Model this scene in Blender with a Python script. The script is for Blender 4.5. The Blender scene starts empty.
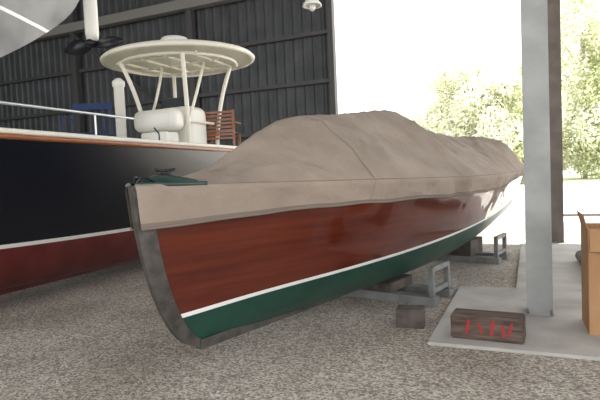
import bpy, bmesh, math, random
from mathutils import Vector, Matrix, noise
random.seed(4)
S=bpy.context.scene
S.view_settings.view_transform='Standard'
S.view_settings.look='None'
C=bpy.context.collection
rad=math.radians
# ------------------------------------------------------------ materials
def mat(name,col,rough=.6,metal=0,col2=None,nscale=8,bump=0,bscale=40,coat=0,stretch=None,detail=6,contrast=(.35,.65),trans=0,bdist=.02):
    m=bpy.data.materials.new(name); m.use_nodes=True
    nt=m.node_tree; b=nt.nodes['Principled BSDF']
    b.inputs['Base Color'].default_value=(*col,1)
    b.inputs['Roughness'].default_value=rough
    b.inputs['Metallic'].default_value=metal
    b.inputs['Coat Weight'].default_value=coat
    b.inputs['Coat Roughness'].default_value=.05
    tc=nt.nodes.new('ShaderNodeTexCoord'); vec=tc.outputs['Object']
    if stretch:
        mp=nt.nodes.new('ShaderNodeMapping'); mp.inputs['Scale'].default_value=stretch
        nt.links.new(vec,mp.inputs['Vector']); vec=mp.outputs['Vector']
    if col2:
        n=nt.nodes.new('ShaderNodeTexNoise'); n.inputs['Scale'].default_value=nscale; n.inputs['Detail'].default_value=detail
        r=nt.nodes.new('ShaderNodeValToRGB')
        r.color_ramp.elements[0].position=contrast[0]; r.color_ramp.elements[0].color=(*col,1)
        r.color_ramp.elements[1].position=contrast[1]; r.color_ramp.elements[1].color=(*col2,1)
        nt.links.new(vec,n.inputs['Vector']); nt.links.new(n.outputs['Fac'],r.inputs['Fac'])
        nt.links.new(r.outputs['Color'],b.inputs['Base Color'])
    if bump:
        n=nt.nodes.new('ShaderNodeTexNoise'); n.inputs['Scale'].default_value=bscale; n.inputs['Detail'].default_value=5
        bp=nt.nodes.new('ShaderNodeBump'); bp.inputs['Strength'].default_value=bump; bp.inputs['Distance'].default_value=bdist
        nt.links.new(vec,n.inputs['Vector']); nt.links.new(n.outputs['Fac'],bp.inputs['Height'])
        nt.links.new(bp.outputs['Normal'],b.inputs['Normal'])
    return m
def gravel_mat():
    m=bpy.data.materials.new('gravel'); m.use_nodes=True; nt=m.node_tree; b=nt.nodes['Principled BSDF']
    b.inputs['Roughness'].default_value=.95
    tc=nt.nodes.new('ShaderNodeTexCoord')
    v=nt.nodes.new('ShaderNodeTexVoronoi'); v.inputs['Scale'].default_value=58
    v2=nt.nodes.new('ShaderNodeTexVoronoi'); v2.inputs['Scale'].default_value=120
    n=nt.nodes.new('ShaderNodeTexNoise'); n.inputs['Scale'].default_value=.9; n.inputs['Detail'].default_value=9; n.inputs['Roughness'].default_value=.65
    for q in(v,v2,n): nt.links.new(tc.outputs['Object'],q.inputs['Vector'])
    sep=nt.nodes.new('ShaderNodeSeparateColor'); nt.links.new(v.outputs['Color'],sep.inputs[0])
    r=nt.nodes.new('ShaderNodeValToRGB'); e=r.color_ramp.elements
    e[0].position=0; e[0].color=(.24,.215,.18,1); e[1].position=1; e[1].color=(.84,.79,.70,1)
    x=e.new(.5); x.color=(.51,.47,.41,1)
    nt.links.new(sep.outputs[0],r.inputs['Fac'])
    r2=nt.nodes.new('ShaderNodeValToRGB'); e=r2.color_ramp.elements
    e[0].position=.35; e[0].color=(.70,.67,.64,1); e[1].position=.65; e[1].color=(1,1,1,1)
    nt.links.new(n.outputs['Fac'],r2.inputs['Fac'])
    mx=nt.nodes.new('ShaderNodeMix'); mx.data_type='RGBA'; mx.blend_type='MULTIPLY'; mx.inputs['Factor'].default_value=1
    nt.links.new(r.outputs['Color'],mx.inputs['A']); nt.links.new(r2.outputs['Color'],mx.inputs['B'])
    nt.links.new(mx.outputs['Result'],b.inputs['Base Color'])
    ad=nt.nodes.new('ShaderNodeMath'); ad.operation='ADD'
    nt.links.new(v.outputs['Distance'],ad.inputs[0]); nt.links.new(v2.outputs['Distance'],ad.inputs[1])
    bp=nt.nodes.new('ShaderNodeBump'); bp.invert=True; bp.inputs['Strength'].default_value=.8; bp.inputs['Distance'].default_value=.014
    nt.links.new(ad.outputs[0],bp.inputs['Height']); nt.links.new(bp.outputs['Normal'],b.inputs['Normal'])
    return m
def mahogany_mat():
    m=mat('varnished_mahogany',(.072,.010,.004),.3,0,(.125,.020,.007),2.6,0,coat=1,stretch=(.6,.30,7),contrast=(.3,.7))
    nt=m.node_tree; b=nt.nodes['Principled BSDF']
    tc=nt.nodes.new('ShaderNodeTexCoord')
    w=nt.nodes.new('ShaderNodeTexNoise'); w.inputs['Scale'].default_value=1.9; w.inputs['Detail'].default_value=1; nt.links.new(tc.outputs['Object'],w.inputs['Vector'])
    bp=nt.nodes.new('ShaderNodeBump'); bp.inputs['Strength'].default_value=.45; bp.inputs['Distance'].default_value=.05
    nt.links.new(w.outputs['Fac'],bp.inputs['Height']); nt.links.new(bp.outputs['Normal'],b.inputs['Coat Normal'])
    b.inputs['Specular IOR Level'].default_value=.15; b.inputs['Coat Roughness'].default_value=.02
    return m
M=dict(
 gravel=gravel_mat(), mahog=mahogany_mat(),
 green=mat('green_bottom_paint',(.006,.045,.032),.4,0,(.010,.065,.045),3,coat=.1),
 white=mat('white_stripe_paint',(.85,.85,.83),.3),
 stem=mat('weathered_stem_metal',(.055,.05,.045),.45,.5,(.13,.12,.11),9,.25,60,contrast=(.3,.75)),
 deckgreen=mat('dark_green_deck',(.012,.030,.027),.3,0,(.03,.065,.056),7,coat=.4),
 canvas=mat('tan_canvas',(.25,.205,.165),.95,0,(.35,.29,.24),1.6,.9,4.5,bdist=.05,detail=9,contrast=(.3,.7)),
 hem=mat('canvas_hem',(.19,.155,.13),.95),
 seam=mat('canvas_seam',(.24,.195,.16),.95),
 navy=mat('navy_gelcoat',(.0025,.004,.010),.3,0,coat=.12),
 red=mat('red_antifouling',(.10,.010,.010),.5,0,(.16,.022,.02),3,.1,20,coat=.2),
 teak=mat('varnished_teak',(.22,.07,.022),.3,0,(.34,.12,.045),6,coat=.4,stretch=(8,1,8)),
 cream=mat('cream_gelcoat',(.80,.78,.68),.4),
 gel=mat('white_gelcoat',(.8,.8,.74),.35),
 steel=mat('galvanized_steel',(.17,.18,.18),.5,.4,(.26,.27,.26),5,.1,30),
 colm=mat('painted_column',(.27,.285,.28),.5,.1,(.36,.375,.365),2.5,.1,20),
 cold=mat('brown_primer_column',(.12,.10,.085),.6,.1,(.18,.15,.13),3),
 alu=mat('aluminium_tube',(.6,.62,.65),.3,.8),
 blue=mat('blue_canvas',(.02,.04,.12),.8),
 conc=mat('concrete',(.38,.37,.345),.9,0,(.52,.51,.48),1.8,.3,30),
 pave=mat('outside_paving',(.76,.74,.70),.9,0,(.86,.84,.80),.5),
 wood=mat('timber_block',(.06,.042,.034),.85,0,(.15,.108,.085),5,.5,30,stretch=(1,6,6)),
 woodd=mat('dark_timber',(.05,.045,.04),.9,0,(.12,.10,.085),6,.5,30),
 redp=mat('red_spray_paint',(.40,.02,.02),.7),
 card=mat('cardboard',(.36,.20,.095),.9,0,(.42,.245,.125),3),
 wall=mat('corrugated_wall',(.042,.047,.052),.55,.1,(.070,.076,.082),1.5),
 girt=mat('wall_girt',(.075,.075,.075),.6,.2),
 girtl=mat('light_beam',(.22,.22,.20),.6,.1),
 roof=mat('roof_sheet',(.20,.20,.20),.6,.1),
 tarp=mat('grey_wrap',(.24,.25,.26),.45,0,(.36,.37,.38),2,.4,6),
 black=mat('black_metal',(.012,.014,.02),.35,.3),
 rubber=mat('rubber',(.02,.02,.02),.8),
 glass=mat('dark_glass',(.03,.04,.05),.1),
 leaf=mat('leaves_overexposed',(.56,.62,.34),.7,0,(.72,.75,.48),1.5),  # overexposed sunlight is put into this light leaf colour
 leaf2=mat('leaves_pale_overexposed',(.72,.75,.54),.7,0,(.84,.85,.68),1.2),  # paler still: washed-out glare and haze painted into the base colour
 bark=mat('bark',(.46,.42,.36),.9,0,(.56,.52,.46),8),
 grass=mat('grass',(.56,.60,.42),.95,0,(.68,.70,.52),.8),
)
# ------------------------------------------------------------ helpers
def empty(name,loc=(0,0,0),rz=0):
    o=bpy.data.objects.new(name,None); C.objects.link(o); o.location=loc; o.rotation_euler=(0,0,rz); return o
def mesh(name,vs,fs,mats,parent=None,smooth=False,mi=None,loc=(0,0,0),rot=(0,0,0)):
    me=bpy.data.meshes.new(name); me.from_pydata([tuple(v) for v in vs],[],fs)
    for m in (mats if isinstance(mats,(list,tuple)) else [mats]): me.materials.append(m)
    if mi:
        for p,i in zip(me.polygons,mi): p.material_index=i
    if smooth:
        for p in me.polygons: p.use_smooth=True
    me.update()
    o=bpy.data.objects.new(name,me); C.objects.link(o); o.location=loc; o.rotation_euler=rot
    if parent: o.parent=parent
    return o
def box(name,size,loc,m,parent=None,rot=(0,0,0),bev=.006):
    bm=bmesh.new(); bmesh.ops.create_cube(bm,size=1)
    bmesh.ops.scale(bm,vec=size,verts=bm.verts)
    if bev: bmesh.ops.bevel(bm,geom=bm.edges[:],offset=bev,segments=2,affect='EDGES',clamp_overlap=True)
    me=bpy.data.meshes.new(name); bm.to_mesh(me); bm.free(); me.materials.append(m)
    o=bpy.data.objects.new(name,me); C.objects.link(o); o.location=loc; o.rotation_euler=rot
    if parent:o.parent=parent
    return o
def tube(name,pts,r,m,parent=None,cyc=False,smoothc=False):
    cu=bpy.data.curves.new(name,'CURVE'); cu.dimensions='3D'; cu.bevel_depth=r; cu.bevel_resolution=4; cu.use_fill_caps=True
    sp=cu.splines.new('NURBS' if smoothc else 'POLY'); sp.points.add(len(pts)-1)
    for p,q in zip(sp.points,pts): p.co=(*q,1)
    if smoothc: sp.use_endpoint_u=True; sp.order_u=3
    sp.use_cyclic_u=cyc
    cu.materials.append(m); o=bpy.data.objects.new(name,cu); C.objects.link(o)
    dg=bpy.context.evaluated_depsgraph_get(); me=bpy.data.meshes.new_from_object(o.evaluated_get(dg)); 
    n=bpy.data.objects.new(name,me); C.objects.link(n); n.parent=parent
    for p in me.polygons:p.use_smooth=True
    bpy.data.objects.remove(o); n.name=name
    return n
def lathe(name,prof,m,parent=None,loc=(0,0,0),seg=28,sx=1,sy=1,rot=(0,0,0)):
    vs=[];fs=[];n=len(prof)
    for i in range(seg):
        a=2*math.pi*i/seg
        for r,z in prof: vs.append((r*math.cos(a)*sx,r*math.sin(a)*sy,z))
    for i in range(seg):
        j=(i+1)%seg
        for k in range(n-1): fs.append((i*n+k,j*n+k,j*n+k+1,i*n+k+1))
    fs.append(tuple(i*n for i in range(seg))[::-1]); fs.append(tuple(i*n+n-1 for i in range(seg)))
    o=mesh(name,vs,fs,m,parent,True,loc=loc,rot=rot); return o
def interp(xs,ys):
    n=len(xs); ms=[]
    for i in range(n):
        if i==0: ms.append((ys[1]-ys[0])/(xs[1]-xs[0]))
        elif i==n-1: ms.append((ys[-1]-ys[-2])/(xs[-1]-xs[-2]))
        else: ms.append(((ys[i+1]-ys[i])/(xs[i+1]-xs[i])+(ys[i]-ys[i-1])/(xs[i]-xs[i-1]))/2)
    def f(x):
        if x<=xs[0]: return ys[0]
        if x>=xs[-1]: return ys[-1]
        for i in range(n-1):
            if x<=xs[i+1]:
                h=xs[i+1]-xs[i]; t=(x-xs[i])/h
                return (2*t**3-3*t*t+1)*ys[i]+(t**3-2*t*t+t)*h*ms[i]+(-2*t**3+3*t*t)*ys[i+1]+(t**3-t*t)*h*ms[i+1]
    return f
def lin(xs,ys,s=.009):
    def g(x):
        if x<=xs[0]: return ys[0]
        if x>=xs[-1]: return ys[-1]
        for i in range(len(xs)-1):
            if x<=xs[i+1]: return ys[i]+(ys[i+1]-ys[i])*(x-xs[i])/(xs[i+1]-xs[i])
    return lambda x: sum(g(x+s*k) for k in(-2,-1,0,1,2))/5
class Hull:
    def __init__(s,L,B,stem,zk,zw,zs,ge,stripe=.035):
        s.L,s.B,s.stem,s.zk,s.zw,s.zs,s.ge,s.stripe=L,B,stem,zk,zw,zs,ge,stripe
    def pt(s,u,z):
        k,t_=s.zk(u),s.zs(u); t=max(0,min(1,(z-k)/(t_-k)))
        return Vector((s.B(u)*(t**s.ge(u)) if t>0 else 0, s.L*u+s.stem(t)*(1-u)**3, z))
    def build(s,name,mats,parent,N=72,nb=12,nt_=14):
        us=[(i/N)**1.35 for i in range(N+1)]
        vs=[];fs=[];mi=[]
        for side in(1,-1):
            base=len(vs)
            for u in us:
                k,w,t=s.zk(u),s.zw(u),s.zs(u)
                zz=[k+(w-k)*(j/nb)**1.7 for j in range(nb+1)]+[w+s.stripe+(t-w-s.stripe)*j/nt_ for j in range(nt_+1)]
                for z in zz:
                    p=s.pt(u,z); vs.append((p.x*side,p.y,p.z))
            R=nb+nt_+2
            for i in range(N):
                for j in range(R-1):
                    a=base+i*R+j; f=(a,a+R,a+R+1,a+1)
                    fs.append(f if side==1 else f[::-1]); mi.append(0 if j<nb else 1 if j==nb else 2)
            if side==1: R0=R
        last=[N*R0+j for j in range(R0)]; off=len(vs)//2
        for j in range(R0-1):
            fs.append((last[j],last[j+1],last[j+1]+off,last[j]+off)); mi.append(0 if j<nb else 1 if j==nb else 2)
        return mesh(name,vs,fs,mats,parent,True,mi)
# ------------------------------------------------------------ ground & shed
box('ground_gravel',(60,40,.3),(-5,-5,-.15),M['gravel'],bev=0)
box('ground_paving',(160,25,.3),(-5,27.5,-.15),M['pave'],bev=0)
box('ground_lawn',(260,60,.3),(-5,70,-.15),M['grass'],bev=0)
box('floor_slab',(5.4,2.35,.03),(1.82,5.825,.015),M['conc'],bev=.008)
box('floor_walkway',(1.5,8.0,.024),(.55,11.02,.012),M['conc'],bev=.006)
def corr(name,x0,x1,z0,z1,y,m):
    vs=[];fs=[];n=int((x1-x0)/.05); pat=[0,0,0,0,.035,.035]
    for i in range(n+1):
        d=pat[i%6]; x=x0+(x1-x0)*i/n
        vs+= [(x,y-d,z0),(x,y-d,z1),(x,y-d+.008,z0),(x,y-d+.008,z1)]
    for i in range(n):
        a=i*4;b=a+4
        fs+=[(a,b,b+1,a+1),(a+2,a+3,b+3,b+2)]
    return mesh(name,vs,fs,m)
corr('wall_back',-22,-5.0,0,9.2,14,M['wall'])
tr=empty('trim_wall_frame')
for z in(1.4,2.8,4.15,5.5): box('girt',(17,.12,.11),(-13.5,13.86,z),M['girt'],tr,bev=.01)
box('beam',(17,.3,.30),(-13.5,13.7,6.95),M['girtl'],tr,bev=.01)
box('end_post',(.16,.22,9.2),(-5.0,13.86,4.6),M['girt'],tr)
box('wall_post',(.2,.22,9.2),(-9.6,13.78,4.6),M['girt'],tr)
box('wall_post',(.2,.22,9.2),(-14.5,13.78,4.6),M['girt'],tr)
tube('brace',[(-9.6,13.6,3.0),(-14.5,13.6,6.8)],.05,M['girt'],tr)
box('ceiling',(36,19.2,.1),(-4,4.9,9.25),M['roof'],bev=0)  # unseen shed roof, stretched to the right to keep sun patches off the floor
box('wall_left',(.1,19,9.2),(-22,4.8,4.6),M['wall'],bev=0)
def ibeam(name,loc,w,d,h,m,t=.022):
    e=empty(name,loc)
    box('flange_front',(w,t,h),(0,-d/2,h/2),m,e,bev=.003)
    box('flange_rear',(w,t,h),(0,d/2,h/2),m,e,bev=.003)
    box('web',(t,d-t,h),(0,0,h/2),m,e,bev=.002)
    box('base_plate',(w*1.1,d*1.25,.02),(0,0,.012),m,e)
    for sx in(-1,1):
        for sy in(-1,1):
            lathe('anchor_bolt',[(.012,0),(.012,.05),(.006,.055)],M['steel'],e,(sx*w*.45,sy*(d*.5+.04) ,.02),8)
    return e
ibeam('steel_column',(.06,5.9,.03),.245,.2,9.15,M['colm'])
ibeam('steel_column',(.45,11.35,.025),.24,.24,9.17,M['cold'])
# ------------------------------------------------------------ main launch
BL=(-2.565,2.886,0)
boat=empty('wooden_launch_boat',BL,rad(-13))
HL=Hull(8.0,
 interp([0,.04,.1,.25,.5,.75,1],[.03,.22,.43,.83,1.05,.98,.70]),
 interp([0,.05,.12,.25,.45,.7,1],[.56,.42,.32,.215,.115,.04,0]),
 interp([0,.4,.7,1],[.26,.24,.32,.56]),
 interp([0,.1,.25,.5,.75,1],[.52,.57,.63,.72,.82,.97]),
 interp([0,.25,.5,.75,1],[1.55,1.50,1.46,1.46,1.50]),
 interp([0,.15,.4,1],[.75,.58,.40,.42]),.035)
HL.build('hull',[M['green'],M['white'],M['mahog']],boat,nb=20)
vs=[];fs=[];mi=[];N=100;Q=8
for i in range(N+1):
    u=i/N; cam=.04*min(1,u*5)+.085*math.sin(math.pi*min(1,max(0,(u+.006)/.075)))**.8 
    for j in range(-Q,Q+1):
        q=j/Q; b=HL.B(u)*.995; vs.append((b*q,8*u,HL.zs(u)+cam*(1-abs(q)**2.5)-.003))
for i in range(N):
    for j in range(2*Q):
        a=i*(2*Q+1)+j; fs.append((a,a+1,a+2*Q+2,a+2*Q+1)); mi.append(0 if i<8 else 1)
mesh('deck',vs,fs,[M['deckgreen'],M['mahog']],boat,True,mi)
for sd in(1,-1):
    tube('toe_rail',[(sd*(HL.B(u)+.004),8*u-.02,HL.zs(u)+.014) for u in [k/40*.056 for k in range(0,41)]],.017,M['deckgreen'],boat)
vs=[];fs=[];n=44
for i in range(n+1):
    t=(i/n)**1.5; z=.26+(1.56-.26)*t
    f=HL.pt(0,z); a=HL.pt(.0095+.004*(1-t),z)
    w=a.x+.012; yb=a.y
    vs+=[(-w,yb,z),(-.022,f.y-.035,z-.02*(1-t)**4),(.022,f.y-.035,z-.02*(1-t)**4),(w,yb,z)]
for i in range(n):
    for k in range(3):
        a=i*4+k; fs.append((a,a+1,a+5,a+4))
fs.append((0,3,2,1)); fs.append((n*4,n*4+1,n*4+2,n*4+3))
mesh('stem_band',vs,fs,M['stem'],boat)
for i in range(9):
    z=.38+i*.10; a=HL.pt(.005,z)
    for sd in(1,-1): lathe('rivet',[(.006,0),(.005,.003),(.002,.004)],M['stem'],boat,(sd*(a.x+.012),a.y-.01,z),8,rot=(0,sd*rad(80),0))
vs=[];fs=[];n=40
for i in range(n+1):
    u=.002+.97*i/n; y=8*u+.50*(1-u)**3; z=HL.zk(u)
    vs+=[(-.035,y,z-.03),(.035,y,z-.03),(.035,y,z+.05),(-.035,y,z+.05)]
for i in range(n):
    for k in range(4):
        a=i*4+k; b=i*4+(k+1)%4; fs.append((a,b,b+4,a+4))
fs+=[(3,2,1,0),(n*4,n*4+1,n*4+2,n*4+3)]
mesh('keel',vs,fs,M['stem'],boat)
# canvas cover
U0=.048
ZR=lin([0,.05,.09,.13,.20,.245,.30,.49,.53,.62,.80,.93,1],[1.56,1.60,1.66,1.83,2.10,2.17,2.20,2.365,2.32,2.12,2.08,2.11,2.02])
ZH=interp([0,.1,.25,.5,.65,.8,1],[1.25,1.29,1.30,1.26,1.26,1.36,1.40])
PW=interp([0,.1,.18,.24,.45,.55,.75,1],[2,1.7,1.3,1.6,1.4,1.3,1.9,2.6])
vs=[];fs=[];mi=[];N=260;Q=24;K=8
us=[i/N*.97 for i in range(N+1)]
W=2*Q+1+2*K
def fold(x,y):
    n1=1-abs(noise.noise(Vector((x*1.1+y*.55,y*.9-x*.6,1.3))))*2
    n2=1-abs(noise.noise(Vector((x*2.6-y*1.1,y*2.0+x*.8,7.7))))*2
    n3=1-abs(noise.noise(Vector((x*1.5+y*2.4,y*.7-x*2.0,4.1))))*2
    return .034*n1**3+.018*n2**3+.022*n3**4+.010*noise.noise(Vector((x*5,y*4,2)))
for u in us:
    b=HL.B(u)+.022; zs=HL.zs(u)+.012; zr=max(ZR(u),zs+.02); zh=ZH(u)
    d=min(abs(u-s) for s in (.245,.49,.62,.80,.93)); sagf=min(1,d/.05)
    col=[]; Y=8*u; dy=-.03 if u<.02 else 0
    def skirt(k,sd):
        f=k/K; z=zs+(zh-zs)*f; p=HL.pt(u,z)
        x=p.x+.036+(.018*math.sin(Y*8+2*math.sin(Y*1.7)+sd)+.022*noise.noise(Vector((Y*4,f*1.5,sd))))*min(1,f*1.5)*min(1,u*8)
        return (sd*x,p.y+dy,z+.018*f*noise.noise(Vector((sd*3,Y*2,0))))
    for k in range(K,0,-1): col.append(skirt(k,-1))
    for j in range(-Q,Q+1):
        q=j/Q; h=1-abs(q)**PW(u); hh=zr-zs
        z=zs+hh*h-.10*math.sin(math.pi*abs(q))*sagf*min(1,hh*2)
        x=b*q
        z+=fold(x,Y)*(1-q**6)*min(1,hh*4)*(.35+.65*min(1,abs(q)*3))
        col.append((x,Y+dy,z))
    for k in range(1,K+1): col.append(skirt(k,1))
    vs+=col
for i in range(N):
    for j in range(W-1):
        top = K<=j<K+2*Q
        if top and us[i]<U0: continue
        a=i*W+j; fs.append((a,a+1,a+W+1,a+W)); mi.append(1 if (j in(0,W-2)) else 0)
ye=8*us[-1]
r1=len(vs)
for j in range(W):
    x,y,z=vs[N*W+j]; vs.append((x*.985,ye+.06,z-.03 if z>ZH(1)+.05 else z))
r2=len(vs); zb=ZH(1)+.12
for j in range(W):
    x,y,z=vs[N*W+j]; vs.append((x*.97,ye+.10,min(z,zb)))
for j in range(W-1):
    fs.append((N*W+j,N*W+j+1,r1+j+1,r1+j)); mi.append(0)
    fs.append((r1+j,r1+j+1,r2+j+1,r2+j)); mi.append(0)
mesh('canvas_cover',vs,fs,[M['canvas'],M['hem']],boat,True,mi)
def tape(pts,off):
    sv=[];sf=[]
    for p in pts:
        n_=Vector((p.x*.4,0,.5)).normalized()*.004
        sv+=[p+n_+off,p+n_-off]
    for j in range(len(pts)-1): sf.append((2*j,2*j+2,2*j+3,2*j+1))
    mesh('cover_seam',sv,sf,M['seam'],boat,True)
for s in (.245,.62,.8):
    i=min(range(N+1),key=lambda k:abs(us[k]-s))
    tape([Vector(vs[i*W+j]) for j in range(W)],Vector((0,.006,0)))
for j,m_,r_ in((K,'seam',.005),(K+2*Q,'seam',.005),(0,'hem',.010),(W-1,'hem',.010)):
    sg=-1 if j<=K else 1
    tube('edge_cord',[Vector(vs[i*W+j])+Vector((sg*.001,0,.0)) for i in range(0,N+1,3)],r_,M[m_],boat)
bz=1.63
lathe('bow_cleat_base',[(.05,0),(.05,.012),(.03,.02)],M['black'],boat,(0,.28,bz-.01),16,sx=.7,sy=1.5)
tube('bow_cleat_horns',[(0,.19,bz+.04),(0,.24,bz+.03),(0,.32,bz+.03),(0,.37,bz+.04)],.011,M['black'],boat)
tube('bow_cleat_leg',[(0,.26,bz-.01),(0,.26,bz+.03)],.011,M['black'],boat)
tube('bow_cleat_leg_b',[(0,.30,bz-.01),(0,.30,bz+.03)],.011,M['black'],boat)
for sd in(1,-1): tube('bow_chock',[(sd*.03,.00,1.57),(sd*.04,.02,1.61),(sd*.065,.07,1.62),(sd*.09,.12,1.58)],.012,M['black'],boat,smoothc=True)
lathe('vent_grommet',[(.035,0),(.03,.012),(.012,.014)],M['rubber'],boat,(.42,2.05,1.91),16,rot=(0,rad(40),0))
def stand(name,yl,kz,hw=.8,h=.34):
    e=empty(name,(0,0,0))
    mw=Matrix.Translation(BL)@Matrix.Rotation(rad(-13),4,'Z')
    e.location=mw@Vector((0,yl,0)); e.rotation_euler=(0,0,rad(-13))
    top=kz-.03
    box('lower_beam',(2*hw,.16,.10),(0,-.12,.05),M['steel'],e)
    box('lower_beam_b',(2*hw,.16,.10),(0,.35,.05),M['steel'],e)
    box('keel_bolster',(.5,.62,top-.10),(0,.115,.10+(top-.10)/2),M['woodd'],e)
    for sx in(-1,1):
        for yy in(-.12,.35):
            box('upright',(.06,.06,h),(sx*(hw-.06),yy,.10+h/2),M['steel'],e)
        box('cross_bar',(.05,.50,.06),(sx*(hw-.06),.115,.10+h-.03),M['steel'],e)
        box('lower_bar',(.05,.50,.06),(sx*(hw-.06),.115,.16),M['steel'],e)
    return e
stand('boat_cradle',3.55,HL.zk(.44))
stand('boat_cradle',6.4,HL.zk(.8),.7,.34)
# ------------------------------------------------------------ left boat
lb=empty('navy_motorboat',(-6.55,.6,-.10),0)
H2=Hull(8.8,
 interp([0,.08,.2,.35,.6,1],[.03,.5,1.0,1.3,1.42,1.36]),
 interp([0,.3,.7,1],[1.3,.6,.2,0]),
 interp([0,.5,1],[.36,.34,.36]),
 interp([0,.5,1],[1.02,.95,.93]),
 interp([0,.3,.6,1],[2.42,2.26,2.2,2.17]),
 interp([0,.2,.45,1],[.8,.5,.32,.28]),.05)
H2.build('hull',[M['red'],M['white'],M['navy']],lb)
vs=[];fs=[];N=30
for i in range(N+1):
    u=i/N; b=H2.B(u)*.99
    for q in(-1,-.84,-.82,-.5,0,.5,.82,.84,1):
        z=H2.zs(u)+.03 if abs(q)>.83 else H2.zs(u)+(.0 if (u<.35 or u>.9) else -.35)
        vs.append((b*q,8.8*u,z))
for i in range(N):
    for j in range(8):
        a=i*9+j; fs.append((a,a+1,a+10,a+9))
mesh('deck',vs,fs,M['cream'],lb)
for sd in(1,-1):
    tube('rub_rail',[(sd*(H2.B(u)+.01),8.8*u,H2.zs(u)) for u in [k/40 for k in range(41)]],.034,M['teak'],lb)
    tube('coaming_cap',[(sd*(H2.B(u)-.02),8.8*u,H2.zs(u)+.06) for u in [k/40 for k in range(12,41)]],.035,M['cream'],lb)
box('keel',(.09,6.8,.12),(0,5.2,.30),M['red'],lb)
def rbox(name,size,loc,m,parent,b=.08,rot=(0,0,0)):
    o=box(name,size,loc,m,parent,rot,bev=0)
    md=o.modifiers.new('b','BEVEL'); md.width=b; md.segments=5
    for p in o.data.polygons:p.use_smooth=True
    return o
CX,CY=.34,7.85
rbox('console',(.8,.7,1.2),(CX,CY,2.47),M['gel'],lb,.18)
rbox('console_windscreen',(.66,.05,.3),(CX,CY-.2,3.1),M['glass'],lb,.02,(rad(-20),0,0))
rbox('leaning_seat',(.95,.42,.40),(CX,CY-.7,2.76),M['gel'],lb,.14)
rbox('seat_base',(.6,.36,.7),(CX,CY-.7,2.2),M['gel'],lb,.04)
tt=empty('ttop',(CX,CY,4.0)); tt.parent=lb
prof=[(.01,.12),(.8,.12),(1.15,.085),(1.32,.03),(1.37,-.02),(1.36,-.06),(1.30,-.07),(1.25,-.03),(.7,.0),(.01,.0)]
lathe('ttop_hardtop',prof[::-1],M['cream'],tt,(0,0,0),48,1.10,1.0)
lathe('radar_dome',[(.26,0),(.30,.05),(.30,.18),(.24,.26),(.05,.29)],M['gel'],tt,(0,-.1,.12),24)
tube('ttop_hoop',[(1.12*math.cos(rad(a)),1.05*math.sin(rad(a)),-.12) for a in range(0,360,12)],.028,M['cream'],tt,cyc=True)
for a in(-.75,-.25,.25,.75): tube('ttop_rib',[(a,-.8,-.10),(a,.8,-.10)],.024,M['cream'],tt)
for a in(-.7,0,.7): tube('ttop_rib',[(-.9,a,-.10),(.9,a,-.10)],.024,M['cream'],tt)
for sx in(-1,1):
    tube('ttop_leg',[(CX+sx*.46,CY-.45,1.87),(CX+sx*.46,CY-.42,2.9),(CX+sx*.70,CY-.85,3.90)],.04,M['cream'],lb,smoothc=True)
    tube('ttop_leg',[(CX+sx*.46,CY+.5,1.87),(CX+sx*.46,CY+.42,2.9),(CX+sx*.70,CY+.75,3.90)],.04,M['cream'],lb,smoothc=True)
    tube('ttop_leg_inner',[(CX+sx*.46,CY-.43,2.75),(CX+sx*.46,CY-.1,3.3),(CX+sx*.5,CY+.1,3.90)],.028,M['cream'],lb,smoothc=True)
    tube('ttop_leg_brace',[(CX+sx*.46,CY-.43,2.75),(CX+sx*.46,CY+.43,2.75)],.025,M['cream'],lb)
tube('grab_rail',[(.75,1.2,2.72),(.75,6.0,2.68)],.02,M['alu'],lb)
for y in(1.6,3.4,5.2): tube('rail_post',[(.75,y,2.0 if y>3 else 2.2),(.75,y,2.70)],.014,M['alu'],lb)
tube('rod',[(1.25,6.0,2.22),(1.25,6.0,2.4),(1.2,5.95,2.5)],.012,M['black'],lb)
lathe('white_post',[(.09,0),(.09,1.5),(.11,1.52),(.11,1.6),(.04,1.66)],M['gel'],lb,(-.10,6.65,1.85),20)
def chair(name,loc,rz,cm,fm,wood=False,sc=1,par=None):
    e=empty(name,loc,rz); e.scale=(sc,sc,sc); e.parent=par
    if wood:
        for sx in(-.33,.33):
            for sy in(-.22,.22): box('leg',(.05,.05,.42 if sy<0 else .92),(sx,sy,.21 if sy<0 else .46),fm,e)
        for k in range(6): box('seat_slat',(.66,.06,.02),(0,-.2+k*.08,.43),fm,e)
        for k in range(8): box('back_slat',(.62,.02,.045),(0,.22,.30+k*.082),fm,e)
        for sx in(-.35,.35): box('armrest',(.06,.5,.03),(sx,0,.64),fm,e)
        return e
    for sy in(-.2,.2):
        tube('leg',[(-.27,sy,0),(.27,sy,.5)],.014,fm,e); tube('leg',[(.27,sy,0),(-.27,sy,.5)],.014,fm,e)
    for sx in(-.27,.27):
        tube('side',[(sx,-.24,.72),(sx,.24,.72)],.014,fm,e)
        tube('post',[(sx,.22,.45),(sx,.26,.95)],.012,fm,e); tube('post',[(sx,-.22,.45),(sx,-.22,.72)],.012,fm,e)
    box('seat',(.54,.44,.015),(0,0,.48),cm,e); box('back',(.54,.015,.10),(0,.25,.90),cm,e,rot=(rad(-5),0,0))
    return e
chair('folding_chair',(-6.25,6.1,1.81),rad(30),M['blue'],M['blue'],sc=1.1)
chair('slatted_stern_seat',(.86,8.46,2.18),rad(195),M['teak'],M['teak'],True,.9,lb)
def kb(name,loc,s):
    e=empty(name,loc); h=s[2]/2
    for k in range(2): box('timber',(s[0] if k%2 else s[1],s[1] if k%2 else s[0],h),(0,0,h*(k+.5)),M['woodd'],e)
kb('keel_block_stack',(-6.55,3.9,0),(.4,.4,.14)); kb('keel_block_stack',(-6.55,8.2,0),(.4,.4,.14))
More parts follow.
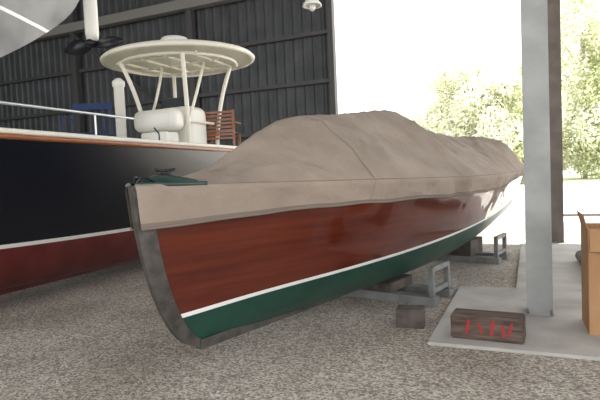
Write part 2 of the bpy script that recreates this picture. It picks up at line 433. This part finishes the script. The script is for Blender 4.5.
# ------------------------------------------------------------ overhead stored boat (slung), bow pointing away
ob=empty('stored_dinghy_hull',(-5.0,5.0,2.86),rad(180))
H3=Hull(4.6,interp([0,.1,.3,.6,.85,1],[.03,.25,.6,.85,.83,.6]),interp([0,.25,.6,1],[1.35,.85,.3,0]),interp([0,.3,.7,1],[.0,-.02,0,.10]),
 interp([0,1],[.45,.45]),interp([0,.5,1],[1.25,1.1,1.05]),interp([0,.4,1],[.8,.5,.5]),.03)
H3.build('hull',[M['tarp'],M['alu'],M['tarp']],ob,40,8,8)
vs=[];fs=[]
for i in range(21):
    u=i/20
    for j in range(-6,7): q=j/6; vs.append((H3.B(u)*q,4.6*u,H3.zs(u)+.15*(1-q*q)))
for i in range(20):
    for j in range(12): a=i*13+j; fs.append((a,a+1,a+14,a+13))
mesh('tarp_top',vs,fs,M['tarp'],ob,True)
for y in(2.1,3.7): tube('sling',[(-.88,y,6.3),(-.88,y,1.05),(-.7,y,.10),(0,y,-.06),(.7,y,.10),(.88,y,1.05),(.88,y,6.3)],.015,M['steel'],ob)
PX,PY,PZ=.08,-.12,.50
lathe('drive_leg',[(.07,0),(.085,.1),(.085,.9),(.06,.95)],M['gel'],ob,(PX,PY,PZ+.03),20)
tube('drive_bracket',[(0,.35,1.2),(PX,PY,PZ+.7)],.04,M['steel'],ob)
lathe('prop_hub',[(.02,-.1),(.055,-.06),(.06,.06),(.03,.12)],M['black'],ob,(PX,PY,PZ),16,rot=(rad(90),0,0))
def blade(a):
    vs=[];fs=[];n=8
    for i in range(n+1):
        t=i/n; r=.04+.46*t; w=.10*math.sin(math.pi*min(.97,t*.8+.15)); tw=rad(40-25*t)
        for s_,h in((-1,.004),(1,.004),(1,-.004),(-1,-.004)):
            vs.append((r,w*s_*math.sin(tw)+h,w*s_*math.cos(tw)))
    for i in range(n):
        for k in range(4): fs.append((i*4+k,i*4+(k+1)%4,i*4+4+(k+1)%4,i*4+4+k))
    fs.append((3,2,1,0)); fs.append((n*4,n*4+1,n*4+2,n*4+3))
    mesh('prop_blade',vs,fs,M['black'],ob,True,loc=(PX,PY,PZ),rot=(0,rad(a),0))
blade(4); blade(176)
# ------------------------------------------------------------ small things
e=empty('timber_block',(-.38,4.93,.03),rad(-3))
box('block',(.62,.24,.22),(0,0,.11),M['wood'],e,bev=.012)
for x,w,hh,zz,a in((-.16,.024,.13,.12,10),(-.05,.020,.10,.11,-18),(.05,.024,.14,.12,8),(.14,.022,.10,.10,-6),(.20,.018,.12,.12,14)):
    box('paint_mark',(w,.002,hh),(x,-.1205,zz),M['redp'],e,rot=(0,rad(a),0),bev=0)
e=empty('small_timber_block',(-1.14,5.2,0),rad(8))
box('block',(.27,.2,.19),(0,0,.095),M['woodd'],e,bev=.005)
e=empty('cardboard_box',(.76,5.50,.03),rad(2))
w,d,h=.62,.5,.96
for n_,s_,l_ in(('front',(w,.008,h),(0,-d/2,h/2)),('rear',(w,.008,h),(0,d/2,h/2)),('left',(.008,d,h),(-w/2,0,h/2)),('right',(.008,d,h),(w/2,0,h/2)),('bottom',(w,d,.008),(0,0,.004))):
    box(n_,s_,l_,M['card'],e,bev=.001)
box('flap_front',(w*.98,.006,.2),(0,-d/2-.03,h-.10),M['card'],e,rot=(rad(-12),0,0),bev=.001)
box('flap_left',(.006,d*.98,.14),(-w/2-.02,0,h+.06),M['card'],e,rot=(0,rad(-15),0),bev=.001)
box('print_band',(.16,.001,.4),(-.05,-d/2-.0048,.40),M['redp'],e,bev=0)
e=empty('pipe_bundle',(.85,8.3,.024),rad(3))
for x,m_ in((-.1,M['woodd']),(.09,M['gel'])):
    lathe('pipe',[(.06,-.9),(.085,-.9),(.085,.9),(.06,.9)],m_,e,(x,0,.085),20,rot=(rad(90),0,0))
e=empty('pendant_lamp',(-2.97,7.43,4.05))
tube('cable',[(0,0,.28),(0,0,5.15)],.008,M['rubber'],e)
lathe('shade',[(.03,.28),(.05,.2),(.14,.08),(.15,.05),(.12,.06),(.03,.18)],M['gel'],e,seg=24)
lathe('bulb',[(.02,.18),(.05,.1),(.055,.04),(.03,-.02)],M['white'],e,seg=16)
e=empty('low_barrier_rail',(1.6,13.5,0))
tube('bar',[(-1.2,0,.35),(1.8,0,.35)],.03,M['cold'],e)
for x in(-1.1,.3,1.7): tube('post',[(x,0,0),(x,0,.35)],.03,M['cold'],e)
# ------------------------------------------------------------ vegetation
tl=empty('tree_line')
def tree(kind,loc,h,r,n,m,low=.15,ls=.28):
    e=empty(kind,loc); e.parent=tl
    tube('trunk',[(0,0,0),(.1,.05,h*.3),(-.1,0,h*.6),(0,0,h*.85)],.012*h,M['bark'],e,smoothc=True)
    for k in range(5):
        a=k*1.3; z=h*(.25+.1*k); tube('branch',[(0,0,z),(r*.35*math.cos(a),r*.35*math.sin(a),z+h*.1),(r*.7*math.cos(a),r*.7*math.sin(a),z+h*.22)],.004*h,M['bark'],e,smoothc=True)
    blobs=[]
    for k in range(26):
        a=random.random()*6.28; z=h*(low+(.92-low)*random.random()); rr=r*(.1+.75*random.random())*(1-.6*max(0,z/h-.6))
        blobs.append((Vector((rr*math.cos(a),rr*math.sin(a),z)),r*random.uniform(.25,.42)))
    vs=[];fs=[]
    for i in range(n):
        c,br=random.choice(blobs); d=Vector((random.gauss(0,1),random.gauss(0,1),random.gauss(0,.8))).normalized()*br*random.uniform(.6,1.05)
        p=c+d
        if p.z<.05: continue
        t=Vector((random.gauss(0,1),random.gauss(0,1),random.gauss(0,1))).normalized(); b=t.orthogonal().normalized(); s=ls*random.uniform(.6,1.3)
        k=len(vs); vs+=[p-t*s*.5,p+b*s*.28,p+t*s*.5,p-b*s*.28]; fs.append((k,k+1,k+2,k+3))
    mesh('foliage',vs,fs,m,e)
def W_(px,fwd):
    r=px*fwd; a=rad(24); return (r*math.cos(a)-fwd*math.sin(a), r*math.sin(a)+fwd*math.cos(a),0)
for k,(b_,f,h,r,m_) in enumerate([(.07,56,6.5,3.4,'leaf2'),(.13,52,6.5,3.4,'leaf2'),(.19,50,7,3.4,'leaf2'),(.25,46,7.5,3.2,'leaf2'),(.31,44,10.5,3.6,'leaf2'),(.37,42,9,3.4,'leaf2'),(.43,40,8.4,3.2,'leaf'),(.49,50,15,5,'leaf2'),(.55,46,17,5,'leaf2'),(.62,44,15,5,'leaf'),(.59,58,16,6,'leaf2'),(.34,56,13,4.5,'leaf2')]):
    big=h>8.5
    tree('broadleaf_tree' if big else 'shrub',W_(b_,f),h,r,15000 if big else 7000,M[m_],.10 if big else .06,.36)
# ------------------------------------------------------------ light
w=bpy.data.worlds.new('World'); S.world=w; w.use_nodes=True
bg=w.node_tree.nodes['Background']; bg.inputs[0].default_value=(.99,.98,.99,1); bg.inputs[1].default_value=2.6
sl=bpy.data.lights.new('sun','SUN'); sl.energy=11; sl.angle=rad(.6); sl.color=(1,.96,.88)
so=bpy.data.objects.new('sun',sl); C.objects.link(so); so.location=(10,20,20)
d=Vector((-.35,-.45,-1.2)); so.rotation_euler=d.to_track_quat('-Z','Y').to_euler()
# ------------------------------------------------------------ camera
cd=bpy.data.cameras.new('camera'); co=bpy.data.objects.new('camera',cd); C.objects.link(co)
cd.sensor_width=36; cd.lens=520/600*36; cd.clip_end=500
co.matrix_world=Matrix.Translation((0,0,1.6))@Matrix.Rotation(rad(24),4,'Z')@Matrix.Rotation(rad(90-3),4,'X')@Matrix.Rotation(rad(-2.5),4,'Z')
S.camera=co
